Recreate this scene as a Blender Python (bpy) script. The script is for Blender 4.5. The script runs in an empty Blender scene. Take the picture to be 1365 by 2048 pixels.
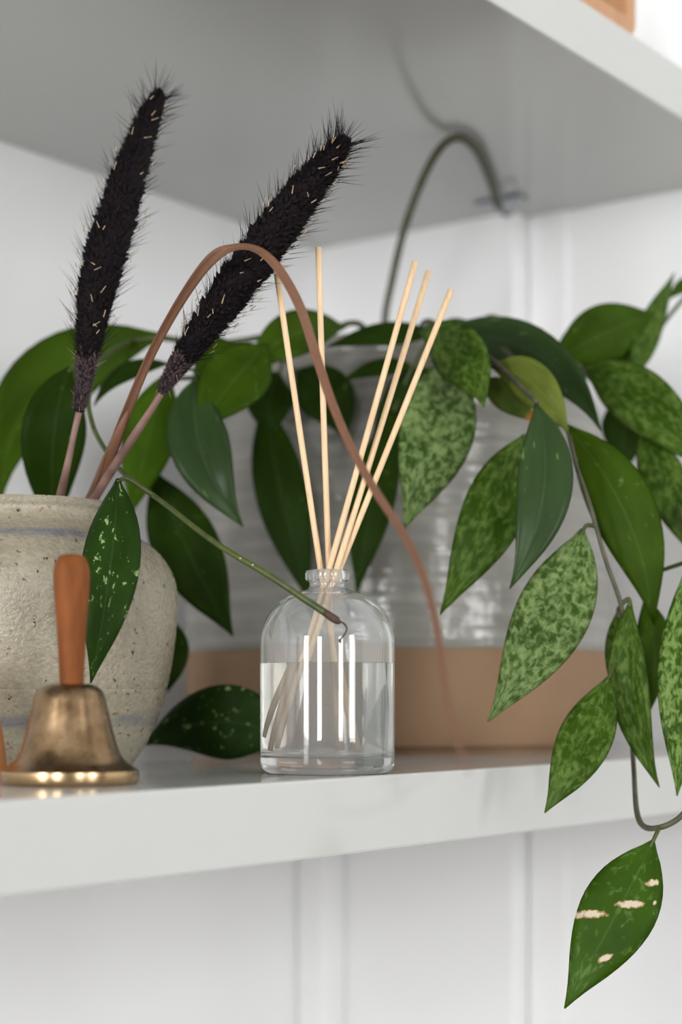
import bpy, math, random
from mathutils import Vector, Matrix
random.seed(7)
R = random.random
C = bpy.context.scene.collection
SC = bpy.context.scene

# ------------------------------------------------------------------ camera
F = 3473.0            # focal length in pixels of a 1365 x 2048 frame
CAMZ = 0.042          # camera height above the shelf top (z = 0)
HOR = 1388.0          # pixel row of the horizon
cam_d = bpy.data.cameras.new('camera'); cam = bpy.data.objects.new('camera', cam_d); C.objects.link(cam)
cam.location = (0, 0, CAMZ); cam.rotation_euler = (math.pi/2, 0, 0)
cam_d.sensor_fit = 'VERTICAL'; cam_d.sensor_height = 36.0; cam_d.sensor_width = 24.0
cam_d.lens = F/2048*36.0
cam_d.shift_y = (HOR-1024)/2048
cam_d.clip_start = 0.02
cam_d.dof.use_dof = True; cam_d.dof.focus_distance = 0.905; cam_d.dof.aperture_fstop = 4.3
SC.camera = cam
vs = SC.view_settings
vs.view_transform = 'Standard'; vs.look = 'None'; vs.gamma = 1.0; vs.use_curve_mapping = False
vs.exposure = 0.0

# shelf frame: a runs along the shelf edge (away to the right), b towards the back wall
ANG = math.radians(36.5)
D = Vector((math.sin(ANG), math.cos(ANG), 0)); N = Vector((-math.cos(ANG), math.sin(ANG), 0))
def S(a, b, z): return D*a + N*b + Vector((0, 0, z))
def P(px, py, Y): return Vector(((px-682.5)/F*Y, Y, CAMZ+(HOR-py)/F*Y))

# ------------------------------------------------------------------ world and window light
w = bpy.data.worlds.new('world'); SC.world = w; w.use_nodes = True
w.node_tree.nodes['Background'].inputs[0].default_value = (0.80, 0.88, 1.0, 1)
w.node_tree.nodes['Background'].inputs[1].default_value = 1.0

FLOOR, CEIL = -1.05, 1.45
AW, BW = -2.6, -2.4        # the two window walls
AR, BL = 1.30, 0.97        # the two walls the shelf meets
FRONT = 0.518
def area(name, loc, direction, sx, sy, power, col=(1, 1, 1)):
    l = bpy.data.lights.new(name, 'AREA'); l.shape = 'RECTANGLE'; l.size = sx; l.size_y = sy; l.energy = power; l.color = col
    o = bpy.data.objects.new(name, l); C.objects.link(o); o.location = loc
    o.rotation_euler = direction.to_track_quat('-Z', 'Y').to_euler()
    return o
WZ0, WZ1 = -0.18, 1.10
WINS_B = [(-1.30, -0.72), (-0.10, 0.48)]       # openings in the wall b = BW (ranges of a)
WINS_A = [(-1.20, -0.62), (0.28, 0.78)]        # openings in the wall a = AW (ranges of b)
POWER, POWER_A = 31.0, 58.0
for (u0, u1) in WINS_B: area('window_front_offscreen', S((u0+u1)/2, BW-0.05, (WZ0+WZ1)/2), N, u1-u0, WZ1-WZ0, POWER)
for (u0, u1) in WINS_A: area('window_far_left_offscreen', S(AW-0.05, (u0+u1)/2, (WZ0+WZ1)/2), D, u1-u0, WZ1-WZ0, POWER_A)

# ------------------------------------------------------------------ helpers
def mesh(name, verts, faces, mat, parent=None, origin=None, smooth=True, uvs=None):
    if parent is not None: origin = root_loc(parent)
    if origin is None: origin = Vector((0, 0, 0))
    me = bpy.data.meshes.new(name)
    me.from_pydata([tuple(Vector(v)-origin) for v in verts], [], faces)
    if uvs is not None:
        lay = me.uv_layers.new(name='UVMap')
        for lp in me.loops: lay.data[lp.index].uv = uvs[lp.vertex_index]
    if smooth: me.polygons.foreach_set('use_smooth', [True]*len(me.polygons))
    me.materials.append(mat); me.update()
    o = bpy.data.objects.new(name, me); C.objects.link(o)
    if parent is not None: o.parent = parent
    else: o.location = origin
    return o
def root_loc(o):
    v = Vector((0, 0, 0))
    while o is not None: v += o.location; o = o.parent
    return v
def tag(o, label, cat, group=None):
    o['label'] = label; o['category'] = cat
    if group: o['group'] = group
    return o
def thing(name, loc, label, cat, group=None):
    o = bpy.data.objects.new(name, None); C.objects.link(o); o.location = loc; o.empty_display_size = 0.02
    return tag(o, label, cat, group)
def struct(o): o['kind'] = 'structure'; return o
def bevel(o, wd, seg=2):
    m = o.modifiers.new('bevel', 'BEVEL'); m.width = wd; m.segments = seg; m.limit_method = 'ANGLE'
    return o
def sbox(name, a0, a1, b0, b1, z0, z1, mat, parent=None, origin=None, bev=0):
    vs_ = [S(a, b, z) for z in (z0, z1) for b in (b0, b1) for a in (a0, a1)]
    fs = [(0, 2, 3, 1), (4, 5, 7, 6), (0, 1, 5, 4), (2, 6, 7, 3), (0, 4, 6, 2), (1, 3, 7, 5)]
    fs = [tuple(reversed(f_)) for f_ in fs] if (D.cross(N)).z < 0 else fs
    if parent is None and origin is None: origin = S((a0+a1)/2, (b0+b1)/2, z0)
    o = mesh(name, vs_, fs, mat, parent, origin, smooth=False)
    if bev: bevel(o, bev)
    return o
def lathe(name, prof, centre, mat, parent=None, seg=64, wob=0.0, lean=(0, 0)):
    """prof: list of (r, z); r = 0 at an end closes it with a point"""
    vs_, fs, rings = [], [], []
    for (r, z) in prof:
        c = centre+Vector((lean[0]*z, lean[1]*z, z))
        if r < 1e-7: rings.append([len(vs_)]); vs_.append(c)
        else:
            rings.append(list(range(len(vs_), len(vs_)+seg)))
            for k in range(seg):
                t = 2*math.pi*k/seg; rr = r*(1+wob*(math.sin(2*t+z*40)*.6+math.sin(3*t+1+z*25)*.4))
                vs_.append(c+Vector((math.cos(t)*rr, math.sin(t)*rr, 0)))
    for i in range(len(rings)-1):
        A, B = rings[i], rings[i+1]
        for k in range(seg):
            k2 = (k+1) % seg
            if len(A) == 1 and len(B) == 1: continue
            if len(A) == 1: fs.append((A[0], B[k2], B[k]))
            elif len(B) == 1: fs.append((A[k], A[k2], B[0]))
            else: fs.append((A[k], A[k2], B[k2], B[k]))
    o = mesh(name, vs_, fs, mat, parent, centre); o.data.set_sharp_from_angle(angle=math.radians(38)); return o
def catmull(pts, n=8):
    """pts: lists of equal-length tuples; returns dense samples"""
    p = [tuple(map(float, q)) for q in pts]
    p = [tuple(2*a-b for a, b in zip(p[0], p[1]))]+p+[tuple(2*a-b for a, b in zip(p[-1], p[-2]))]
    out = []
    for i in range(1, len(p)-2):
        for k in range(n):
            t = k/n
            out.append(tuple(.5*((2*b)+(c-a)*t+(2*a-5*b+4*c-d)*t*t+(3*b-a-3*c+d)*t**3) for a, b, c, d in zip(p[i-1], p[i], p[i+1], p[i+2])))
    out.append(p[-2])
    return out
def frames(pts):
    T = []
    for i in range(len(pts)):
        a, b = pts[max(0, i-1)], pts[min(len(pts)-1, i+1)]
        T.append((b-a).normalized())
    up = Vector((0, -1, .3)); up = (up-T[0]*up.dot(T[0])).normalized()
    fr = []
    for t in T:
        up = (up-t*up.dot(t)).normalized(); fr.append((t, up, t.cross(up)))
    return fr
def tube(name, pts, rad, mat, parent=None, sides=8, flat=1.0, origin=None):
    """pts: world Vectors; rad: radius per point; flat: squash of the second axis"""
    fr = frames(pts); vs_, fs = [], []
    for p, r, (t, u, v) in zip(pts, rad, fr):
        for k in range(sides):
            an = 2*math.pi*k/sides; vs_.append(p+u*(math.cos(an)*r*flat)+v*(math.sin(an)*r))
    n = len(pts)
    for i in range(n-1):
        for k in range(sides):
            k2 = (k+1) % sides; fs.append((i*sides+k, i*sides+k2, (i+1)*sides+k2, (i+1)*sides+k))
    fs.append(tuple(reversed(range(sides)))); fs.append(tuple(range((n-1)*sides, n*sides)))
    return mesh(name, vs_, fs, mat, parent, origin)
def ptube(name, pix, mat, parent=None, sides=8, n=8, flat=1.0, origin=None):
    """pix: (px, py, depth, radius_in_pixels)"""
    s = catmull(pix, n)
    return tube(name, [P(q[0], q[1], q[2]) for q in s], [max(q[3], .15)/F*q[2] for q in s], mat, parent, sides, flat, origin)

# ------------------------------------------------------------------ materials
class Mt:
    def __init__(s, name):
        s.m = bpy.data.materials.new(name); s.m.use_nodes = True; s.t = s.m.node_tree
        s.b = s.t.nodes['Principled BSDF']
    def node(s, kind, **kw):
        n = s.t.nodes.new(kind)
        for k, v in kw.items():
            if k in n.inputs.keys(): n.inputs[k].default_value = v
            else: setattr(n, k, v)
        return n
    def link(s, a, b): s.t.links.new(a, b)
    def put(s, **kw):
        for k, v in kw.items(): s.b.inputs[k.replace('_', ' ')].default_value = v
        return s
    def coord(s, which='Object'): return s.node('ShaderNodeTexCoord').outputs[which]
    def noise(s, scale, detail=3, vec=None, rough=.5, dist=0.0):
        n = s.node('ShaderNodeTexNoise'); n.inputs['Scale'].default_value = scale; n.inputs['Detail'].default_value = detail
        n.inputs['Roughness'].default_value = rough; n.inputs['Distortion'].default_value = dist
        s.link(vec if vec is not None else s.coord(), n.inputs['Vector']); return n.outputs['Fac']
    def ramp(s, fac, stops):
        r = s.node('ShaderNodeValToRGB'); e = r.color_ramp.elements
        while len(e) < len(stops): e.new(.5)
        for el, (p, c) in zip(e, stops):
            el.position = p; el.color = (c, c, c, 1) if isinstance(c, (int, float)) else (*c, 1)
        s.link(fac, r.inputs[0]); return r.outputs['Color']
    def mix(s, fac, c1, c2, blend='MIX'):
        n = s.node('ShaderNodeMix'); n.data_type = 'RGBA'; n.blend_type = blend
        for val, sock in ((fac, n.inputs[0]), (c1, n.inputs[6]), (c2, n.inputs[7])):
            if hasattr(val, 'is_output'): s.link(val, sock)
            elif isinstance(val, (int, float)): sock.default_value = val
            else: sock.default_value = (*val, 1)
        return n.outputs[2]
    def math(s, op, a, b=None, c=None):
        n = s.node('ShaderNodeMath'); n.operation = op
        for i, v in enumerate((a, b, c)):
            if v is None: continue
            if hasattr(v, 'is_output'): s.link(v, n.inputs[i])
            else: n.inputs[i].default_value = v
        return n.outputs[0]
    def bump(s, h, strength=.3, dist=.001):
        n = s.node('ShaderNodeBump'); n.inputs['Strength'].default_value = strength; n.inputs['Distance'].default_value = dist
        s.link(h, n.inputs['Height']); s.link(n.outputs[0], s.b.inputs['Normal']); return s
    def color(s, c):
        if hasattr(c, 'is_output'): s.link(c, s.b.inputs['Base Color'])
        else: s.b.inputs['Base Color'].default_value = (*c, 1)
        return s

def flat_mat(name, col, rough=.5, var=.08, scale=30, **kw):
    m = Mt(name); f = m.noise(scale, 3)
    m.color(m.mix(m.ramp(f, [(.3, 0.), (.7, 1.)]), tuple(c*(1-var) for c in col), tuple(min(1, c*(1+var)) for c in col)))
    m.put(Roughness=rough, **kw); return m
M_wall = flat_mat('white_wall_paint', (.90, .90, .90), .6, .01, 4); M_wall.bump(M_wall.noise(400, 2), .05, .0005)
M_wall = M_wall.m
M_ceil = flat_mat('ceiling_paint', (.55, .55, .54), .8, .01, 4).m
M_floor = Mt('oak_floor')
_c = M_floor.noise(6, 4, dist=1.5); M_floor.color(M_floor.mix(_c, (.075, .058, .042), (.12, .095, .07))).put(Roughness=.45); M_floor = M_floor.m
M_room = flat_mat('dark_sage_wall_paint', (.16, .17, .16), .7, .02, 4).m
M_shelf = flat_mat('glossy_white_lacquer', (.53, .53, .512), .13, .012, 6, IOR=1.5)
M_shelf.bump(M_shelf.noise(250, 2), .02, .0003); M_shelf = M_shelf.m
M_frame = flat_mat('white_window_frame', (.75, .75, .74), .4, .01).m

def wood(name, c1, c2, rough=.45, scale=60, stretch=(1, 1, .15)):
    m = Mt(name); mp = m.node('ShaderNodeMapping'); mp.inputs['Scale'].default_value = stretch
    m.link(m.coord(), mp.inputs['Vector'])
    f = m.noise(scale, 5, mp.outputs[0], .6, .6)
    m.color(m.mix(m.ramp(f, [(.3, 0.), (.72, 1.)]), c1, c2)).put(Roughness=rough)
    m.bump(f, .15, .0004); return m
M_handle = wood('reddish_turned_wood', (.125, .036, .008), (.235, .074, .017), .55, 160).put(Specular_IOR_Level=.15).m
M_reed = wood('pale_rattan', (.66, .44, .25), (.80, .60, .38), .6, 700, (1, 1, .05)).m
M_box = wood('warm_copper_wood', (.42, .20, .085), (.55, .29, .13), .4, 50).m
M_amber = wood('orange_wood', (.38, .12, .015), (.55, .20, .03), .35, 60).m

# bronze
m = Mt('aged_bronze'); t1 = m.noise(70, 5, rough=.65); t2 = m.noise(420, 3)
c = m.mix(m.ramp(t1, [(.35, 0.), (.68, 1.)]), (.150, .093, .046), (.29, .195, .112))
sp = m.ramp(m.noise(900, 1), [(.24, 1.), (.27, 0.)])
m.color(m.mix(sp, c, (.10, .06, .03))).put(Metallic=1.0)
m.link(m.math('MULTIPLY_ADD', t1, .22, .16), m.b.inputs['Roughness']); m.bump(t2, .06, .0004); M_bronze = m.m
m = Mt('polished_bronze_rim'); t1 = m.noise(90, 4)
m.color(m.mix(t1, (.32, .20, .10), (.46, .33, .19))).put(Metallic=1.0, Roughness=.22); M_rim = m.m

# stoneware vase: salt glaze, specks, two smudged blue bands
m = Mt('salt_glazed_stoneware'); co = m.coord(); sep = m.node('ShaderNodeSeparateXYZ'); m.link(co, sep.inputs[0])
Z = sep.outputs['Z']
big = m.noise(22, 4, rough=.6); fine = m.noise(900, 2); mid = m.noise(260, 3)
c = m.mix(m.ramp(big, [(.3, 0.), (.7, 1.)]), (.225, .195, .135), (.335, .30, .225))
c = m.mix(m.ramp(mid, [(.4, 0.), (.75, .5)]), c, (.40, .36, .27))
zj = m.math('ADD', Z, m.math('MULTIPLY', m.math('SUBTRACT', m.noise(60, 3), .5), .006))
def band(z0, hw):
    dd = m.math('ABSOLUTE', m.math('SUBTRACT', zj, z0))
    return m.ramp(m.math('DIVIDE', dd, hw), [(.35, 1.), (1., 0.)])
mask = m.math('MULTIPLY', m.math('MAXIMUM', band(.128, .0035), m.math('MULTIPLY', band(.0272, .005), .8)), m.ramp(m.noise(130, 3), [(.35, .25), (.6, 1.)]))
c = m.mix(m.math('MULTIPLY', mask, .75), c, (.115, .13, .17))
brn = m.math('MULTIPLY', m.ramp(m.noise(340, 2, rough=.4), [(.66, 0.), (.72, .8)]), m.ramp(big, [(.45, 0.), (.6, 1.)]))
c = m.mix(brn, c, (.22, .11, .04))
v = m.node('ShaderNodeTexVoronoi'); v.inputs['Scale'].default_value = 210
wv = m.node('ShaderNodeMix'); wv.data_type = 'VECTOR'; wv.inputs[0].default_value = .006
wn = m.node('ShaderNodeTexNoise'); wn.inputs['Scale'].default_value = 500; m.link(co, wn.inputs['Vector'])
m.link(co, wv.inputs[4]); m.link(wn.outputs['Color'], wv.inputs[5]); m.link(wv.outputs[1], v.inputs['Vector'])
sepc = m.node('ShaderNodeSeparateColor'); m.link(v.outputs['Color'], sepc.inputs[0])
spk = m.math('MULTIPLY', m.ramp(v.outputs['Distance'], [(.14, 1.), (.23, 0.)]), m.ramp(sepc.outputs[0], [(.74, 0.), (.77, 1.)]))
c = m.mix(spk, c, (.035, .025, .018))
m.color(c); m.link(m.ramp(mid, [(.3, .14), (.7, .42)]), m.b.inputs['Roughness'])
m.bump(m.math('ADD', m.noise(420, 3), m.math('MULTIPLY', big, .6)), .6, .0013); M_stone = m.m

# big pot
m = Mt('grey_white_pot_glaze'); co = m.coord(); sep = m.node('ShaderNodeSeparateXYZ'); m.link(co, sep.inputs[0])
big = m.noise(14, 4)
mp = m.node('ShaderNodeMapping'); mp.inputs['Scale'].default_value = (.08, .08, 1); m.link(co, mp.inputs['Vector'])
rg = m.noise(120, 2, mp.outputs[0])
c = m.mix(big, (.175, .17, .147), (.27, .26, .232)); c = m.mix(m.ramp(rg, [(.45, 0.), (.7, .45)]), c, (.37, .36, .33))
m.color(c).put(Roughness=.16); m.bump(m.math('ADD', rg, m.math('MULTIPLY', m.noise(60, 2), .5)), .5, .0035); M_glaze = m.m
m = Mt('raw_brown_clay'); f1 = m.noise(18, 4); f2 = m.noise(500, 2)
m.color(m.mix(f1, (.20, .115, .06), (.30, .185, .105))).put(Roughness=.75); m.bump(f2, .3, .0008); M_clay = m.m
M_soil = flat_mat('dark_potting_soil', (.035, .024, .016), .95, .5, 200).m

# glass and liquid
m = Mt('clear_glass'); m.color((.95, .96, .955)).put(Roughness=0.0, IOR=1.47, Transmission_Weight=.90); M_glass = m.m
m = Mt('clear_liquid'); m.color((.84, .835, .79)).put(Roughness=0.0, IOR=1.36, Transmission_Weight=1.0); M_liquid = m.m

# dried grass
m = Mt('black_seed_head'); f = m.noise(600, 2)
m.color(m.mix(f, (.003, .0018, .0024), (.013, .008, .0095))).put(Roughness=.75, Specular_IOR_Level=.15); M_black = m.m
M_blackbr = flat_mat('black_bristle', (.006, .0038, .0046), .6, .4, 300, Specular_IOR_Level=.15).m
M_purple = flat_mat('purple_brown_fuzz', (.052, .030, .032), .8, .4, 600).m
M_husk = flat_mat('tan_husk', (.42, .30, .19), .7, .3, 400).m
m = Mt('dry_grass_stem'); f = m.noise(70, 4)
m.color(m.mix(m.ramp(f, [(.3, 0.), (.7, 1.)]), (.13, .068, .055), (.25, .15, .12))).put(Roughness=.6); M_stem = m.m
m = Mt('dry_brown_blade'); u = m.node('ShaderNodeTexCoord').outputs['UV']
mp = m.node('ShaderNodeMapping'); mp.inputs['Scale'].default_value = (14, 3, 1); m.link(u, mp.inputs['Vector'])
f = m.noise(2.0, 4, mp.outputs[0]); m.color(m.mix(m.ramp(f, [(.3, 0.), (.7, 1.)]), (.105, .044, .022), (.21, .098, .055))).put(Roughness=.5); M_blade = m.m

def leaf_mat(name, dark, light, lo, hi, su=8, sv=14, rough=.5, rib=.3, transl=.12, spots=None, tip=None, coat=0.0):
    m = Mt(name); tc = m.node('ShaderNodeTexCoord'); uv = tc.outputs['UV']; oi = m.node('ShaderNodeObjectInfo')
    off = m.math('MULTIPLY', oi.outputs['Random'], 37.0)
    cmb = m.node('ShaderNodeCombineXYZ')
    for i in range(3): m.link(off, cmb.inputs[i])
    mp = m.node('ShaderNodeMapping'); mp.inputs['Scale'].default_value = (su, sv, 1); m.link(uv, mp.inputs['Vector'])
    ad = m.node('ShaderNodeVectorMath'); ad.operation = 'ADD'; m.link(mp.outputs[0], ad.inputs[0]); m.link(cmb.outputs[0], ad.inputs[1])
    nz = m.noise(1.0, 4, ad.outputs[0], .62, .5)
    nb = m.noise(.28, 2, ad.outputs[0])
    tone = m.mix(m.ramp(nb, [(.3, 0.), (.7, 1.)]), dark, tuple(c_*1.55 for c_ in dark))
    c = m.mix(m.ramp(m.math('ADD', nz, m.math('MULTIPLY', m.math('SUBTRACT', nb, .5), .25)), [(lo, 0.), (hi, 1.)]), tone, light)
    sep = m.node('ShaderNodeSeparateXYZ'); m.link(uv, sep.inputs[0])
    du = m.math('ABSOLUTE', m.math('SUBTRACT', sep.outputs[0], .5))
    rb = m.math('MULTIPLY', m.ramp(du, [(.006, 1.), (.022, 0.)]), rib)
    c = m.mix(rb, c, tuple(min(1, x*2.2+.03) for x in dark))
    edge = m.ramp(du, [(.475, 0.), (.495, .7)]); c = m.mix(edge, c, tuple(x*.6 for x in dark))
    if spots:
        jit = m.math('MULTIPLY', m.math('SUBTRACT', m.noise(2.2, 4, ad.outputs[0]), .5), 2.4)
        for (uu, vv, ru, rv) in spots:
            e1 = m.math('POWER', m.math('DIVIDE', m.math('ABSOLUTE', m.math('SUBTRACT', sep.outputs[0], uu)), ru), 2)
            vt = m.math('ADD', sep.outputs[1], m.math('MULTIPLY', m.math('SUBTRACT', sep.outputs[0], uu), .2))
            e2 = m.math('POWER', m.math('DIVIDE', m.math('ABSOLUTE', m.math('SUBTRACT', vt, vv)), rv), 2)
            dd = m.math('ADD', m.math('ADD', e1, e2), jit)
            c = m.mix(m.ramp(dd, [(.80, 1.), (1.1, 0.)]), c, (.26, .17, .06))
            c = m.mix(m.ramp(dd, [(.25, 1.), (.7, 0.)]), c, (.58, .50, .38))
    if tip:
        c = m.mix(m.ramp(sep.outputs[1], [(.80, 0.), (.9, 1.)]), c, tip)
    m.color(c).put(Roughness=rough, Specular_IOR_Level=.06, Coat_Weight=coat, Coat_Roughness=.25)
    if transl:
        tr = m.node('ShaderNodeBsdfTranslucent'); m.link(m.mix(.5, c, (.16, .30, .02)), tr.inputs[0])
        mx = m.node('ShaderNodeMixShader'); mx.inputs[0].default_value = transl
        out = m.t.nodes['Material Output']; m.link(m.b.outputs[0], mx.inputs[1]); m.link(tr.outputs[0], mx.inputs[2]); m.link(mx.outputs[0], out.inputs[0])
    return m.m
LM = {
 'dark':   leaf_mat('leaf_dark_green', (.011, .026, .0015), (.085, .14, .03), .66, .74),
 'mid':    leaf_mat('leaf_mid_green', (.026, .053, .002), (.10, .17, .045), .64, .74),
 'fresh':  leaf_mat('leaf_fresh_green', (.045, .095, .004), (.12, .20, .04), .66, .8, transl=.3),
 'fleck':  leaf_mat('leaf_pale_flecks', (.012, .030, .004), (.26, .37, .15), .635, .66, 9, 20, .4),
 'mottle': leaf_mat('leaf_mottled', (.022, .052, .003), (.17, .26, .07), .44, .60, 12, 24, .4),
 'mottle2': leaf_mat('leaf_heavily_mottled', (.027, .056, .008), (.185, .255, .095), .41, .63, 11, 26, .42),
 'soft':   leaf_mat('leaf_softly_mottled', (.022, .050, .003), (.10, .16, .032), .43, .66, 9, 16, .38),
 'sheen':  leaf_mat('leaf_blue_green_sheen', (.022, .044, .012), (.12, .19, .07), .64, .72, 8, 9, .36, coat=.2),
 'olive':  leaf_mat('leaf_olive_underside', (.095, .125, .020), (.15, .18, .04), .45, .7, 9, 9, .55),
 'tipped': leaf_mat('leaf_orange_tipped', (.045, .070, .010), (.10, .13, .03), .6, .75, tip=(.52, .16, .04)),
 'scar':   leaf_mat('leaf_scarred', (.024, .058, .003), (.09, .16, .035), .54, .70, 8, 14, .38,
                    spots=[(.80, .235, .13, .022), (.60, .40, .20, .026), (.90, .33, .03, .014), (.17, .55, .24, .026), (.70, .70, .10, .030)]),
}
M_vine = flat_mat('green_vine_bark', (.048, .066, .009), .5, .35, 120).m
M_vine2 = flat_mat('grey_brown_vine_bark', (.062, .060, .032), .6, .3, 120).m
M_dryvine = flat_mat('dry_vine_tip', (.055, .030, .018), .7, .4, 300).m
M_bud = flat_mat('pale_bud_scar', (.6, .55, .42), .7, .1, 300).m
M_metal = flat_mat('brushed_steel_hook', (.32, .34, .38), .35, .1, 60, Metallic=.8).m

# ------------------------------------------------------------------ the setting
struct(sbox('wall_left', AW-.12, AR+.12, BL, BL+.12, FLOOR, CEIL, M_wall))
struct(sbox('wall_right', AR, AR+.12, BW-.12, BL, FLOOR, CEIL, M_wall))
struct(sbox('floor', AW-.12, AR+.12, BW-.12, BL+.12, FLOOR-.1, FLOOR, M_floor))
struct(sbox('ceiling', AW-.12, AR+.12, BW-.12, BL+.12, CEIL, CEIL+.1, M_ceil))
def window_wall(name, wins, lo, hi, on_b):
    """a wall with tall openings, as one mesh of blocks"""
    def blk(u0, u1, z0, z1):
        if on_b: return [S(a, b, z) for z in (z0, z1) for b in (BW-.12, BW) for a in (u0, u1)]
        return [S(a, b, z) for z in (z0, z1) for b in (u0, u1) for a in (AW-.12, AW)]
    xs = [lo]+[q for w_ in wins for q in w_]+[hi]; cells = [(lo, hi, FLOOR, WZ0), (lo, hi, WZ1, CEIL)]
    cells += [(xs[i], xs[i+1], WZ0, WZ1) for i in range(0, len(xs), 2)]
    vs_, fs = [], []
    for cc in cells:
        k = len(vs_); vs_ += blk(*cc)
        fs += [tuple(k+i for i in q) for q in [(0, 2, 3, 1), (4, 5, 7, 6), (0, 1, 5, 4), (2, 6, 7, 3), (0, 4, 6, 2), (1, 3, 7, 5)]]
    return struct(mesh(name, vs_, fs, M_room, smooth=False))
window_wall('wall_front', WINS_B, AW-.12, AR+.12, True)
window_wall('wall_far_left', WINS_A, BW, BL, False)
wi = 0
for on_b, wins in ((True, WINS_B), (False, WINS_A)):
    for (u0, u1) in wins:
        wi += 1; t_ = .03
        cells = [(u0, u0+t_, WZ0, WZ1), (u1-t_, u1, WZ0, WZ1), (u0, u1, WZ0, WZ0+t_), (u0, u1, WZ1-t_, WZ1), (u0, u1, .62, .645)]
        vs_, fs = [], []
        for (p0, p1, z0, z1) in cells:
            k = len(vs_)
            vs_ += [S(a, b, z) for z in (z0, z1) for b in ((BW-.035, BW-.005) if on_b else (p0, p1)) for a in ((p0, p1) if on_b else (AW-.035, AW-.005))]
            fs += [tuple(k+i for i in q) for q in [(0, 2, 3, 1), (4, 5, 7, 6), (0, 1, 5, 4), (2, 6, 7, 3), (0, 4, 6, 2), (1, 3, 7, 5)]]
        struct(mesh('window_%d' % wi, vs_, fs, M_frame, smooth=False))
struct(sbox('trim_1', AR-.026, AR, .760, BL, FLOOR, CEIL, M_wall, bev=.002))
struct(sbox('trim_2', AR-.004, AR, .722, .757, FLOOR, CEIL, M_wall, bev=.001))
struct(sbox('trim_3', AR-.060, AR-.026, BL-.034, BL, FLOOR, -.039, M_wall, bev=.006))

# ------------------------------------------------------------------ shelves
ZU = 0.452; UTH = 0.0365; LTH = 0.039; UFRONT = 0.540; ALEFT = -0.25
o = sbox('shelf_board', ALEFT, AR, FRONT, BL, -LTH, 0, M_shelf, bev=.0015)
tag(o, 'glossy white shelf board carrying the bottle, bell, vase and planter', 'shelf', 'white shelf boards')
o = sbox('shelf_board', ALEFT, AR, UFRONT, BL, ZU, ZU+UTH, M_shelf, bev=.0015)
tag(o, 'glossy white shelf board with grey shaded underside above the dark grass plumes', 'shelf', 'white shelf boards')

# wooden hollow ornament on the upper shelf
def ring_box(name, a0, a1, z0, z1, b0, b1, th, rad, mat, parent):
    def rr(a0, a1, z0, z1, r):
        pts = []
        for (ca, cz, st) in ((a1-r, z0+r, -90), (a1-r, z1-r, 0), (a0+r, z1-r, 90), (a0+r, z0+r, 180)):
            for k in range(7):
                an = math.radians(st+15*k); pts.append((ca+math.cos(an)*r, cz+math.sin(an)*r))
        return pts
    out, inn = rr(a0, a1, z0, z1, rad), rr(a0+th, a1-th, z0+th, z1-th, max(rad-th*.6, .002)); n = len(out)
    vs_ = [S(a, b, z) for b in (b0, b1) for pl in (out, inn) for (a, z) in pl]; fs = []
    for k in range(n):
        q = (k+1) % n
        fs += [(k, q, n+q, n+k), (2*n+k, 3*n+k, 3*n+q, 2*n+q), (k, 2*n+k, 2*n+q, q), (n+k, n+q, 3*n+q, 3*n+k)]
    return bevel(mesh(name, vs_, fs, mat, parent, smooth=False), .0015)
zt = ZU+UTH
r_ = thing('wooden_ornament', S(1.015, UFRONT+.025, zt), 'hollow copper brown wooden frame ornament on the upper shelf edge', 'ornament')
ring_box('frame', .955, 1.075, zt, zt+.11, UFRONT+.004, UFRONT+.028, .013, .012, M_box, r_)

# cup hook under the upper shelf, by the wall
hk = P(1002, 400, 1.44)
r_ = thing('cup_hook', (hk.x, hk.y, ZU), 'small steel hook plate under the shelf holding the vine end', 'hook')
hb = hk.dot(N); ha = hk.dot(D)
bevel(sbox('plate', ha-.007, ha+.007, hb-.022, hb+.022, ZU-.003, ZU, M_metal, r_), .001)
hp = [hk+Vector((0, 0, -.002)), hk+Vector((.001, -.002, -.009)), hk+Vector((.004, -.006, -.014)), hk+Vector((.009, -.010, -.013)), hk+Vector((.012, -.012, -.007))]
hp = [Vector((p.x, p.y, min(p.z, ZU-.001))) for p in hp]
hs = catmull([tuple(p) for p in hp], 5); tube('hook', [Vector(p) for p in hs], [.0016]*len(hs), M_metal, r_)

# ------------------------------------------------------------------ big planter
POT = Vector((P(800, 1400, 1.341).x, 1.341, 0)); 
pot = thing('planter_pot', POT, 'large grey glazed planter pot with a bare brown clay base', 'pot')
lathe('clay_base', [(0, .004), (.135, .004), (.140, 0), (.146, 0), (.148, .005), (.157, .006), (.161, .014), (.1635, .035), (.1645, .060), (.1645, .0735), (.158, .0735), (.158, .012), (0, .012)], POT, M_clay, pot, 96)
prof = [(.158, .073), (.1655, .0735), (.1665, .078)]
for k in range(0, 25):
    z = .080+k*.0071; base = .1665-.014*(k/24)**1.6
    prof.append((base+.0008*math.sin(k*2.4), z))
prof += [(.150, .258), (.143, .270), (.137, .278), (.136, .284), (.138, .290), (.136, .2935), (.131, .293), (.129, .286), (.131, .275), (.142, .260), (.146, .24), (.152, .10), (.156, .0745)]
lathe('glazed_body', prof, POT, M_glaze, pot, 96)
lathe('soil', [(0, .268), (.05, .270), (.09, .267), (.1305, .264), (.1305, .22), (0, .22)], POT, M_soil, pot, 48)

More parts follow.
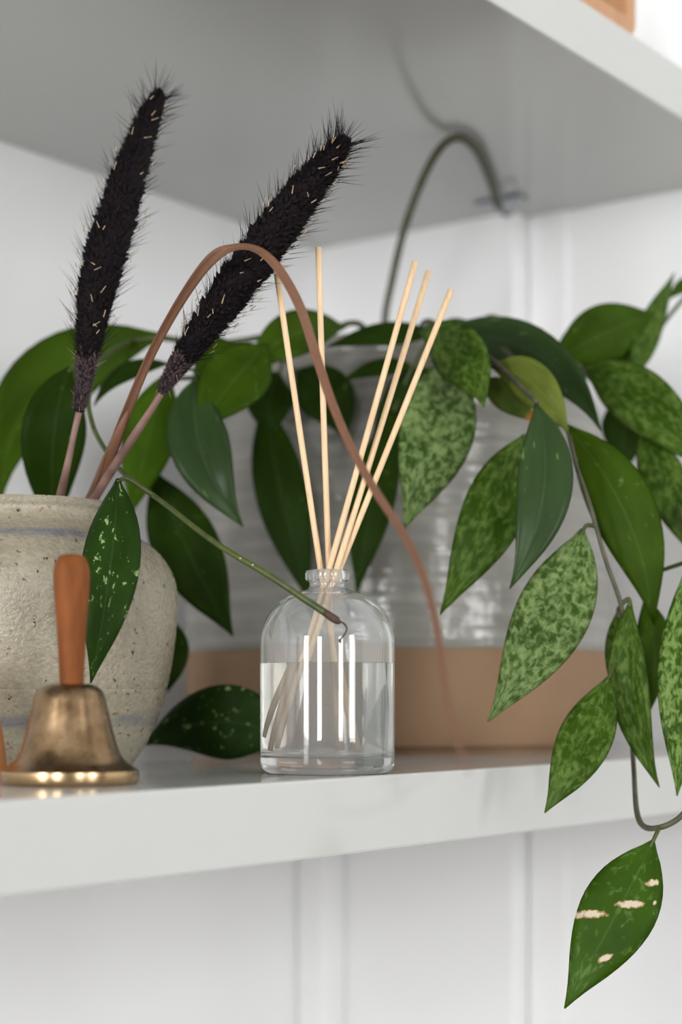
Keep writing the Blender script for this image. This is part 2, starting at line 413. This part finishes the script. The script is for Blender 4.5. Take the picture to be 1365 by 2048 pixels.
# ------------------------------------------------------------------ stoneware vase
VY = 0.985; VC = Vector((P(50, 1400, VY).x, VY, 0))
vase = thing('stoneware_vase', VC, 'speckled grey stoneware vase with faded blue bands holding the dried grass', 'vase')
def vz(py): return CAMZ+(HOR-py)/F*VY
def vr(px): return (px-50)/F*VY
vp = [(0, .004), (vr(240), .004), (vr(246), 0), (vr(258), 0), (vr(266), .003)]
for (px, py) in [(287, 1495), (312, 1445), (328, 1390)]: vp.append((vr(px), vz(py)))
vp += [(vr(330.5), vz(1380)), (vr(325), vz(1377.5)), (vr(332), vz(1375))]
for (px, py) in [(345, 1310), (353, 1249), (356, 1200), (352, 1165), (340, 1135), (318, 1105), (286, 1080), (252, 1064), (232, 1052)]: vp.append((vr(px), vz(py)))
vp += [(vr(222), vz(1040)), (vr(220), vz(1028)), (vr(224), vz(1020)), (vr(226), vz(1013)), (vr(222), vz(1008)), (vr(212), vz(1009)), (vr(206), vz(1020)), (vr(210), vz(1045)), (vr(240), vz(1075)), (vr(300), vz(1115)), (vr(335), vz(1170)), (vr(335), vz(1290)), (vr(290), vz(1440)), (vr(230), .012), (0, .012)]
# smooth the long outer run
dense = catmull(vp[7:24], 4); vp = vp[:7]+[tuple(q) for q in dense]+vp[24:]
lathe('vase_body', vp, VC, M_stone, vase, 96, .006)

# ------------------------------------------------------------------ hand bell
BY = 0.812; BC = Vector((P(139.5, 1400, BY).x, BY, 0))
bell = thing('hand_bell', BC, 'bronze hand bell with turned reddish wooden handle standing before the vase', 'bell')
def bz(py): return max(0, CAMZ+(HOR-py)/F*BY-.0005)
def br(r): return r/F*BY
zr = bz(1538)
outer = [(134, 1560)] 
bp = [(138, zr)]
prof = [(br(116), .0015), (br(130), 0), (br(137), .0008), (br(138.5), .0015), (br(138.5), zr-.0007), (br(138), zr)]
lathe('rim', prof+[(br(116), zr), (br(116), .0015)], BC, M_rim, bell, 96)
pts = [(136, 1537), (126, 1531), (111, 1520), (98, 1501), (88, 1468), (81, 1440), (74, 1409), (69, 1388), (62, 1377), (50, 1369), (36, 1366)]
sm = catmull([(br(a), bz(b)) for a, b in pts], 4)
inner = [(br(a-7), bz(b+6)) for a, b in reversed(pts)]
lathe('bell_cup', [(br(114), zr-.001)]+sm+[(0, bz(1364)), ]+[(0, bz(1374))]+inner+[(br(114), zr-.001)], BC, M_bronze, bell, 96)
hp = [(24, 1366), (24.5, 1345), (27, 1300), (30, 1250), (34, 1200), (36.5, 1160), (36.5, 1145), (34, 1128), (27, 1113), (22, 1109), (12, 1107)]
sm = catmull([(br(a), bz(b)) for a, b in hp], 4)
lathe('handle', [(0, bz(1367)), (br(24), bz(1367))]+sm+[(0, bz(1107))], BC+Vector((.0009, 0, 0)), M_handle, bell, 48, .008)
cl = [BC+Vector((0, 0, bz(1376))), BC+Vector((.002, 0, .03)), BC+Vector((.003, 0, .014))]
tube('clapper', cl, [.0012, .0012, .0035], M_bronze, bell)

# orange wooden cone beside the bell (only a sliver shows)
OC = Vector((P(-62, 1400, .86).x, .86, 0))
r_ = thing('wooden_cone', OC, 'orange wooden cone ornament at the vase foot, mostly hidden', 'ornament')
lathe('cone_body', [(0, 0), (.0175, 0), (.0187, .002), (.0187, .006), (.0172, .018), (.0145, .034), (.010, .052), (.0065, .060), (0, .062)], OC, M_amber, r_, 48)

# ------------------------------------------------------------------ reed diffuser bottle
GY = 0.926; GC = Vector((P(655.5, 1400, GY).x, GY, 0))
def gz(py): return CAMZ+(HOR-py)/F*GY
def gr(r): return r/F*GY
bot = thing('diffuser_bottle', GC, 'clear glass domed bottle with liquid and reed sticks at the shelf edge', 'bottle')
RO = gr(135); WALL = .0026; RI = RO-WALL
outp = [(0, .0012), (RO*.80, .0012), (RO*.86, .0), (RO*.93, .0004), (RO*.985, .0028), (RO, .0065), (RO, .02), (RO, .045)]
dome = [(135, 1300), (133.5, 1275), (127, 1248), (114, 1222), (95, 1202), (72, 1189), (50, 1182), (40, 1178)]
outp += [tuple(q) for q in catmull([(gr(a), gz(b)) for a, b in dome], 4)]
outp += [(gr(36.5), gz(1174)), (gr(36), gz(1166)), (gr(38), gz(1163)), (gr(43), gz(1161)), (gr(44.5), gz(1156)), (gr(44.5), gz(1146)), (gr(43), gz(1142)), (gr(38), gz(1140)), (gr(33), gz(1141)), (gr(31), gz(1145))]
inn = [(gr(29.5), gz(1160)), (gr(29.5), gz(1176)), (gr(32), gz(1183))]
idome = [(gr(48), gz(1190)), (gr(70), gz(1198)), (gr(90), gz(1211)), (gr(106), gz(1229)), (gr(118), gz(1252)), (gr(124.5), gz(1278)), (RI, gz(1302))]
inn += [tuple(q) for q in catmull([inn[-1]]+idome, 3)][1:]
inn += [(RI, .045), (RI, .02), (RI, .0125), (RI*.97, .0098), (RI*.9, .0088), (RI*.6, .0092), (0, .0096)]
lathe('glass_bottle', outp+inn, GC, M_glass, bot, 128)
LZ = gz(1326); e = .00025
lathe('liquid', [(0, .0096-e), (RI*.6, .0092-e), (RI*.9, .0088-e), (RI*.97+e, .0098-e), (RI+e, .0125), (RI+e, .02), (RI+e, LZ), (RI*.97, LZ-.0002), (0, LZ-.0002)], GC, M_liquid, bot, 128)

reeds = [(554, 548, .9229, -13.775, .0024), (637, 495, .9181, 1.535, .0049), (831, 524, .9332, -4.346, -.0038), (858, 543, .9481, 10.532, -.0041), (903, 580, .9384, 14.515, .0003)]
RL = ['with its tip behind the leaning black plume', 'standing almost upright, crossed by the brown blade', 'steepest of the three tilted towards the planter', 'middle one of the three tilted towards the planter', 'most tilted of the three tilted towards the planter']
for ri, (px, py, Y, nx, ny) in enumerate(reeds):
    T_ = P(px, py, Y)
    nk = GC+Vector((gr(nx+3), ny, gz(1150)))
    dirn = (nk-T_).normalized()
    t = 0; end = nk
    while t < .2:
        q = nk+dirn*t; rad = (Vector((q.x-GC.x, q.y-GC.y, 0))).length
        if q.z < .0115 or rad > RI-.0026: break
        end = q; t += .001
    L = (T_-end).length; rr = .00168
    side = Vector((.0004*(1 if px > 655 else -1), 0, 0))
    pts = [end+(T_-end)*k/10+side*math.sin(math.pi*k/10) for k in range(11)]
    o = tube('reed_stick', pts, [rr]*11, M_reed, None, 10, 1.0, end)
    tag(o, 'pale rattan reed in the bottle, '+RL[ri], 'reed stick', 'reed sticks in the glass bottle')

# ------------------------------------------------------------------ dried grass with black plumes
def plume(parent, axis, nsp, nfuzz, nlong, nhusk, neck=.18):
    s = catmull(axis, 12); pts = [P(q[0], q[1], q[2]) for q in s]; rad = [q[3]*1.06/F*q[2] for q in s]
    fr = frames(pts); n = len(pts)
    def at(t):
        x = t*(n-1); i = min(int(x), n-2); k = x-i
        return pts[i].lerp(pts[i+1], k), rad[i]*(1-k)+rad[i+1]*k, fr[i]
    parent = tube('plume', pts, [r*.72 for r in rad], M_black, parent, 14)
    # spikelets
    vs_, fs, vb, fb = [], [], [], []
    for k in range(nsp):
        t = (k+.5)/nsp; an = R()*6.283; p, r, (T, U, V) = at(t)
        o_ = U*math.cos(an)+V*math.sin(an)
        up = (T*.75+o_*.65+Vector((R()-.5, R()-.5, R()-.5))*.9).normalized(); sd = up.cross(o_).normalized(); th = up.cross(sd)
        c_ = p+o_*r*.66; L = r*(.20+.14*R())+.0007; W = L*.45
        tgt_v, tgt_f = (vb, fb) if t < neck+.04*R() else (vs_, fs)
        b = len(tgt_v); tgt_v += [c_-up*L*.6, c_+sd*W, c_+th*W, c_-sd*W, c_-th*W, c_+up*L]
        tgt_f += [(b, b+2, b+1), (b, b+3, b+2), (b, b+4, b+3), (b, b+1, b+4), (b+5, b+1, b+2), (b+5, b+2, b+3), (b+5, b+3, b+4), (b+5, b+4, b+1)]
    o = mesh('spikelets', vs_, fs, M_black, parent); o['kind'] = 'stuff'
    # bristles
    vs_, fs = [], []
    def needle(p, d_, L, w_, tv, tf, droop=0):
        d_ = d_.normalized(); s1 = d_.cross(Vector((.3, .5, .8))).normalized(); s2 = d_.cross(s1)
        b = len(tv); mid = p+d_*L*.5+Vector((0, 0, -droop*.25)); end = p+d_*L+Vector((0, 0, -droop))
        for q in range(3):
            an = 2.0944*q; tv.append(p+(s1*math.cos(an)+s2*math.sin(an))*w_)
        for q in range(3):
            an = 2.0944*q; tv.append(mid+(s1*math.cos(an)+s2*math.sin(an))*w_*.75)
        tv.append(end)
        for q in range(3):
            z = (q+1) % 3; tf += [(b+q, b+z, b+3+z, b+3+q), (b+3+q, b+3+z, b+6)]
    for k in range(nfuzz):
        t = R()*.985; an = R()*6.283; p, r, (T, U, V) = at(t)
        if t > .8 and R()*.013 > r: continue
        o_ = U*math.cos(an)+V*math.sin(an)
        nk_ = t < neck
        d_ = o_*(.7+.5*R())+T*(.25+.9*R())+Vector((R()-.5, R()-.5, R()-.5))*.5
        tv, tf = (vb, fb) if nk_ else (vs_, fs)
        needle(p+o_*r*.65, d_, (.0016+.0016*R()) if nk_ else (.0026+.0034*R())*(.45+.55*min(1, r/.011)), .00011, tv, tf)
    o = mesh('fuzz', vs_, fs, M_blackbr, parent, smooth=False); o['kind'] = 'stuff'
    o = mesh('neck_fuzz', vb, fb, M_purple, parent, smooth=False); o['kind'] = 'stuff'
    vl, fl = [], []
    for k in range(nlong):
        t = neck+(.97-neck)*R()**.95; an = R()*6.283; p, r, (T, U, V) = at(t); o_ = U*math.cos(an)+V*math.sin(an)
        needle(p+o_*r*.6, o_*(.7+.35*R())+T*(.6+.8*R()), .0115+.0105*R(), .00019, vl, fl, .001*(R()-.3))
    o = mesh('bristles', vl, fl, M_blackbr, parent, smooth=False); o['kind'] = 'stuff'
    vh, fh = [], []
    for k in range(nhusk):
        t = .25+.68*R(); an = R()*6.283; p, r, (T, U, V) = at(t); o_ = U*math.cos(an)+V*math.sin(an)
        tg = (T*(R()+.2)+U.cross(o_)*.0+(V*math.cos(an)-U*math.sin(an))*(R()-.5)*1.6+o_*.2).normalized(); sd = tg.cross(o_).normalized()
        c_ = p+o_*r*1.10; L = .0011+.0013*R(); W = .00034; b = len(vh)
        vh += [c_-tg*L-sd*W, c_-tg*L+sd*W, c_+tg*L+sd*W*.6, c_+tg*L-sd*W*.6, c_-tg*L*.9+o_*.0004, c_+tg*L*.9+o_*.0004]
        fh += [(b, b+1, b+2, b+3), (b, b+4, b+5, b+3), (b+1, b+2, b+5, b+4), (b, b+1, b+4), (b+3, b+5, b+2)]
    o = mesh('husks', vh, fh, M_husk, parent, smooth=False); o['kind'] = 'stuff'
    vf, ff = [], []
    for k in range(14):
        t = .01+.2*R(); an = R()*6.283; p, r, (T, U, V) = at(t); o_ = U*math.cos(an)+V*math.sin(an)
        needle(p+o_*r*.8, o_*.6+Vector((0, 0, -1.0 if R() < .6 else .4)), .004+.005*R(), .00011, vf, ff)
    o = mesh('loose_fibres', vf, ff, M_husk, parent, smooth=False); o['kind'] = 'stuff'

ax1 = [(157, 822, .952, 14), (168, 760, .952, 20), (178, 690, .95, 29), (190, 600, .95, 42), (208, 520, .953, 47), (232, 440, .958, 47), (258, 350, .967, 40), (288, 262, .98, 30), (308, 212, .988, 21), (321, 182, .992, 8)]
g1b = P(100, 1075, .985)
g1 = thing('dried_grass_stalk', Vector((g1b.x, g1b.y, g1b.z)), 'upright dried grass stalk with black bristly plume in the stoneware vase', 'dried grass')
plume(g1, ax1, 1200, 9000, 420, 90)
ptube('stem', [(158, 825, .952, 7), (148, 868, .953, 6.5), (135, 930, .956, 7.5), (120, 995, .968, 9), (100, 1075, .985, 9)], M_stem, g1)

ax2 = [(322, 786, .93, 11), (348, 744, .927, 21), (378, 700, .923, 30), (428, 630, .917, 41), (486, 552, .910, 48), (545, 470, .903, 49), (602, 393, .897, 43), (648, 336, .893, 33), (676, 300, .890, 24), (695, 274, .888, 9)]
g2b = P(130, 1080, .992)
g2 = thing('dried_grass_stalk', g2b, 'leaning dried grass stalk with black plume and long arching brown blade', 'dried grass')
plume(g2, ax2, 1250, 9500, 440, 100)
ptube('stem', [(325, 784, .93, 7), (296, 830, .934, 8), (253, 895, .950, 9.5), (211, 960, .970, 10), (177, 1015, .985, 10), (130, 1080, .992, 10)], M_stem, g2)
ptube('sheath', [(262, 800, .936, 4), (237, 868, .944, 10), (212, 930, .964, 13), (185, 990, .982, 11), (152, 1045, .990, 11)], M_blade, g2, flat=.6)
def ribbon(name, pix, mat, parent, th=.0004):
    """pix: (px, py, depth, halfwidth_px, roll_deg)"""
    s = catmull(pix, 8); vs_, fs, uvs = [], [], []
    pts = [P(q[0], q[1], q[2]) for q in s]
    for i, q in enumerate(s):
        T = (pts[min(i+1, len(s)-1)]-pts[max(i-1, 0)]).normalized(); Vw = (cam.location-pts[i]).normalized()
        sd = T.cross(Vw).normalized(); sd = Matrix.Rotation(math.radians(q[4]), 3, T) @ sd; nm = sd.cross(T); hw = q[3]/F*q[2]
        for j, u in enumerate((-1, -.5, 0, .5, 1)):
            vs_.append(pts[i]+sd*hw*u-nm*hw*.35*(1-u*u)); uvs.append(((u+1)/2, i*.1))
    for i in range(len(s)-1):
        for j in range(4): fs.append((i*5+j, i*5+j+1, i*5+6+j, i*5+5+j))
    o = mesh(name, vs_, fs, mat, parent, uvs=uvs)
    md = o.modifiers.new('thick', 'SOLIDIFY'); md.thickness = th
    return o
ribbon('blade', [(193, 992, .979, 9, 20), (224, 905, .955, 11, 20), (258, 815, .935, 10, 25), (300, 715, .925, 9, 20), (348, 625, .912, 9, 15), (395, 552, .895, 10, 5), (430, 512, .885, 11, -10), (462, 496, .878, 9, -40), (497, 493, .87, 8, -45), (530, 508, .862, 9, -30), (565, 548, .855, 9, -10), (602, 618, .845, 9, 0), (632, 710, .835, 9, 5), (662, 800, .822, 8.5, 10), (700, 890, .805, 8, 10), (750, 980, .785, 8, 10), (805, 1065, .76, 7.5, 10), (842, 1140, .735, 7.5, 15), (866, 1220, .71, 7, 20), (880, 1300, .685, 6.5, 25), (895, 1400, .655, 5.5, 25), (915, 1480, .63, 4, 25), (938, 1545, .61, 1.2, 25)], M_blade, g2)

# ------------------------------------------------------------------ trailing plant
PL = POT+Vector((0, 0, .266))
plant = thing('trailing_plant', PL, 'trailing vine plant with green mottled pointed leaves growing from the planter', 'plant')
VINES = []
def vine(name, pix, mat, n=8):
    o = ptube(name, pix, mat, plant, 8, n)
    VINES.extend([(P(q[0], q[1], q[2]), q[3]/F*q[2]) for q in catmull(pix, n)]); return o
vine('vine_stem', [(850, 795, 1.31, 6), (885, 655, 1.22, 6), (955, 655, 1.16, 6), (1040, 730, 1.10, 6), (1120, 820, 1.05, 5), (1156, 940, 1.0, 5), (1182, 1015, .985, 5), (1212, 1120, .982, 4.5), (1246, 1225, .982, 5), (1260, 1380, .995, 5), (1268, 1530, .985, 5), (1279, 1640, .945, 6), (1320, 1655, .92, 6), (1372, 1622, .92, 6), (1400, 1540, .93, 6)], M_vine2)
tw = vine('vine_stem', [(720, 795, 1.31, 6), (645, 645, 1.21, 6), (545, 670, 1.21, 6), (420, 688, 1.2, 6), (290, 675, 1.16, 6), (205, 720, 1.09, 5.5), (178, 790, 1.02, 5), (184, 845, 1.005, 5), (206, 892, .995, 5), (246, 945, .978, 5), (330, 1008, .925, 5.5), (430, 1085, .885, 6), (540, 1152, .866, 6.5), (600, 1192, .862, 7), (655, 1228, .858, 7.5)], M_vine)
vine('vine_stem', [(780, 790, 1.33, 6), (725, 652, 1.205, 6), (640, 672, 1.18, 6), (560, 705, 1.18, 6), (470, 735, 1.16, 5), (390, 755, 1.13, 5), (330, 755, 1.11, 4)], M_vine)
vine('vine_stem', [(830, 790, 1.33, 6), (845, 650, 1.195, 6), (900, 668, 1.12, 6), (990, 725, 1.06, 6), (1075, 805, 1.0, 5)], M_vine2)
vine('vine_stem', [(880, 790, 1.33, 6), (965, 642, 1.225, 6), (1035, 660, 1.19, 6), (1110, 700, 1.15, 6), (1180, 755, 1.14, 6), (1310, 890, 1.12, 6), (1385, 1120, 1.0, 6), (1385, 1280, .97, 5)], M_vine)
vine('vine_stem', [(790, 790, 1.36, 5), (770, 660, 1.34, 6.5), (785, 560, 1.325, 7.5), (812, 450, 1.31, 8), (850, 350, 1.292, 8.5), (885, 292, 1.276, 9), (920, 275, 1.267, 9), (955, 302, 1.295, 9), (982, 360, 1.368, 9), (996, 412, 1.43, 8)], M_vine2)
vine('vine_stem', [(1110, 700, 1.152, 5), (1200, 752, 1.175, 5), (1268, 748, 1.185, 5), (1330, 645, 1.21, 4.5), (1400, 562, 1.225, 4)], M_vine)
# dry tip of the long vine, with its two pale scars
dt = ptube('dry_tip', [(650, 1225, .8582, 7.8), (668, 1237, .857, 8.6), (678, 1243, .8568, 6.5), (681, 1243, .8568, 2.2), (690, 1249, .856, 2.0), (694, 1258, .856, 1.8), (690, 1268, .856, 1.8), (683, 1277, .856, 1.7), (680, 1281, .856, 2.8), (682, 1286, .856, 1.2)], M_dryvine, plant, 8, 5)
for (px, py) in [(481, 1121), (506, 1134)]:
    c_ = P(px, py-4, .868); vs_ = [c_+Vector(v_)*.0006 for v_ in ((1, 0, 0), (-1, 0, 0), (0, 1, 0), (0, -1, 0), (0, 0, 1), (0, 0, -1))]
    mesh('bud_scar', vs_, [(0, 2, 4), (2, 1, 4), (1, 3, 4), (3, 0, 4), (2, 0, 5), (1, 2, 5), (3, 1, 5), (0, 3, 5)], M_bud, tw)

SHAPE = catmull([(0, .05), (.04, .16), (.12, .45), (.25, .80), (.38, .975), (.50, .99), (.63, .86), (.76, .60), (.87, .31), (.94, .14), (1, .015)], 6)
def shape(t):
    for i in range(len(SHAPE)-1):
        if SHAPE[i+1][0] >= t:
            a, b = SHAPE[i], SHAPE[i+1]; k = (t-a[0])/max(b[0]-a[0], 1e-6); return max(0.012, a[1]*(1-k)+b[1]*k)
    return .015
def leaf(base, ctrl, tip, width, mat, roll=0, fold=.12, sag=0.0, petiole=True, wave=.02):
    """base, ctrl, tip: (px, py, depth); ctrl is a point the midrib passes; width: apparent pixels"""
    b, c_, t_ = P(*base), P(*ctrl), P(*tip); q = c_*2-(b+t_)*.5
    NL, NW = 18, 8; vs_, fs, uvs = [], [], []
    ph = R()*6; ro = math.radians(roll); cw = max(.3, math.cos(ro))
    for i in range(NL+1):
        t = i/NL; p = b*(1-t)**2+q*2*t*(1-t)+t_*t*t
        T = ((q-b)*(1-t)+(t_-q)*t).normalized()
        Vw = (cam.location-p).normalized(); sd = Vw.cross(T)
        if sd.length < .05: sd = Vector((1, 0, 0))
        sd = Matrix.Rotation(ro, 3, T) @ sd.normalized(); nm = T.cross(sd)
        if nm.dot(Vw) < 0: nm = -nm
        hw = width/2/F*p.y/cw*shape(t)
        for j in range(NW+1):
            u = 2*j/NW-1
            off = fold*abs(u)*hw-.10*hw*u*u*u*u+wave*hw*math.sin(t*9+ph+(1.3 if u > 0 else 0))*u*u
            vs_.append(p+sd*hw*u+nm*off); uvs.append(((u+1)/2, t))
    for i in range(NL):
        for j in range(NW):
            k = i*(NW+1)+j; fs.append((k, k+1, k+NW+2, k+NW+1))
    o = mesh('leaf', vs_, fs, LM[mat], plant, uvs=uvs)
    md = o.modifiers.new('thick', 'SOLIDIFY'); md.thickness = .0007; md.offset = 0
    if petiole:
        best = min(VINES, key=lambda vv: (vv[0]-b).length); dist = (best[0]-b).length
        if .002 < dist < .11:
            T0 = (b-q).normalized(); mid = b+T0*dist*.45; mid = mid.lerp((b+best[0])/2, .5)
            s = catmull([tuple(b-T0*.004), tuple(mid), tuple(best[0])], 6)
            tube('petiole', [Vector(x) for x in s], [.0011+.0003*k/len(s) for k in range(len(s))], M_vine, o, 6)
    return o
# --- left side
leaf((236, 958, .925), (219, 1150, .868), (182, 1366, .872), 116, 'fleck', 8, .10)
leaf((140, 735, 1.06), (106, 885, 1.05), (112, 1075, 1.085), 128, 'dark', -10, .1)
leaf((330, 672, 1.14), (85, 775, 1.15), (0, 1010, 1.12), 150, 'mid', 25, .1)
leaf((340, 728, 1.10), (250, 745, 1.09), (188, 812, 1.08), 34, 'dark', 50, .05)
leaf((335, 745, 1.10), (297, 880, 1.09), (262, 1030, 1.10), 108, 'fresh', 0, .08)
leaf((395, 755, 1.08), (402, 900, 1.05), (487, 1054, 1.05), 122, 'sheen', -5, .15)
leaf((310, 945, 1.12), (380, 1110, 1.10), (467, 1273, 1.09), 135, 'dark', 0, .12)
leaf((535, 690, 1.12), (465, 765, 1.08), (396, 864, 1.06), 128, 'mid', 12, .15)
leaf((420, 668, 1.14), (440, 730, 1.13), (470, 800, 1.13), 100, 'mid', 0, .1)
leaf((690, 655, 1.18), (580, 672, 1.13), (500, 752, 1.12), 92, 'mid', 10, .1)
leaf((560, 745, 1.20), (540, 800, 1.18), (548, 880, 1.18), 100, 'dark', 0, .1)
leaf((590, 742, 1.19), (655, 795, 1.175), (692, 880, 1.17), 112, 'dark', -8, .1)
leaf((530, 800, 1.19), (566, 1000, 1.16), (625, 1215, 1.16), 104, 'dark', 0, .1)
leaf((790, 815, 1.16), (745, 1000, 1.13), (714, 1190, 1.13), 92, 'dark', 0, .1)
leaf((870, 668, 1.165), (770, 668, 1.155), (650, 695, 1.145), 46, 'dark', 40, .1)
leaf((830, 735, 1.165), (760, 735, 1.155), (680, 765, 1.15), 34, 'dark', 40, .1)
leaf((860, 735, 1.18), (800, 800, 1.16), (740, 905, 1.16), 70, 'dark', 0, .1)
leaf((580, 1486, 1.075), (440, 1444, 1.055), (285, 1490, 1.10), 150, 'fleck', 0, .06, petiole=False)
leaf((345, 1240, 1.12), (348, 1310, 1.10), (335, 1385, 1.10), 60, 'dark', 0, .1, petiole=False)
# --- right side
leaf((905, 705, 1.10), (872, 870, 1.04), (808, 1058, 1.03), 152, 'mottle2', -10, .08)
leaf((840, 662, 1.10), (925, 715, 1.05), (968, 815, 1.02), 112, 'soft', 8, .15)
leaf((868, 668, 1.16), (1070, 705, 1.10), (1203, 862, 1.05), 96, 'sheen', 20, .12)
leaf((985, 735, 1.07), (1070, 770, 1.03), (1138, 868, 1.02), 84, 'olive', 10, .1)
leaf((962, 762, 1.08), (1015, 795, 1.06), (1082, 850, 1.05), 56, 'tipped', 15, .1)
leaf((1072, 808, 1.00), (1088, 985, .975), (1020, 1178, .97), 112, 'sheen', -6, .18)
leaf((1050, 870, 1.04), (985, 1030, 1.005), (880, 1230, 1.0), 128, 'soft', -8, .1)
leaf((1132, 850, 1.03), (1254, 1032, 1.0), (1308, 1248, 1.0), 128, 'mid', 8, .12)
leaf((1170, 735, 1.12), (1295, 810, 1.08), (1440, 960, 1.05), 118, 'soft', 0, .12)
leaf((1262, 748, 1.17), (1190, 680, 1.17), (1108, 705, 1.18), 95, 'mid', 0, .1, petiole=False)
leaf((1110, 720, 1.17), (1215, 665, 1.16), (1312, 628, 1.17), 118, 'mid', 0, .1)
leaf((1262, 760, 1.16), (1300, 660, 1.17), (1350, 545, 1.19), 52, 'soft', 30, .1)
leaf((1395, 570, 1.22), (1370, 570, 1.22), (1330, 605, 1.22), 30, 'mid', 0, .1)
leaf((1285, 860, 1.09), (1335, 975, 1.06), (1400, 1130, 1.05), 90, 'soft', 0, .1)
leaf((1230, 790, 1.18), (1250, 860, 1.17), (1245, 950, 1.17), 90, 'dark', 0, .1)
leaf((1166, 1058, .985), (1098, 1245, .965), (976, 1444, .96), 150, 'mottle2', 5, .08)
leaf((1217, 1355, .965), (1165, 1490, .945), (1090, 1626, .94), 108, 'soft', 5, .08)
leaf((1262, 1200, .98), (1262, 1390, .97), (1320, 1575, .965), 78, 'soft', 20, .2)
leaf((1290, 1195, 1.02), (1310, 1300, 1.01), (1300, 1425, 1.01), 70, 'mid', 0, .1)
leaf((1372, 1140, .97), (1370, 1370, .955), (1355, 1592, .955), 108, 'mottle', 0, .1)
leaf((1235, 1225, 1.01), (1240, 1330, 1.0), (1265, 1460, 1.0), 54, 'soft', 0, .1)
leaf((1307, 1682, .913), (1230, 1835, .905), (1130, 2017, .90), 152, 'scar', 4, .06)
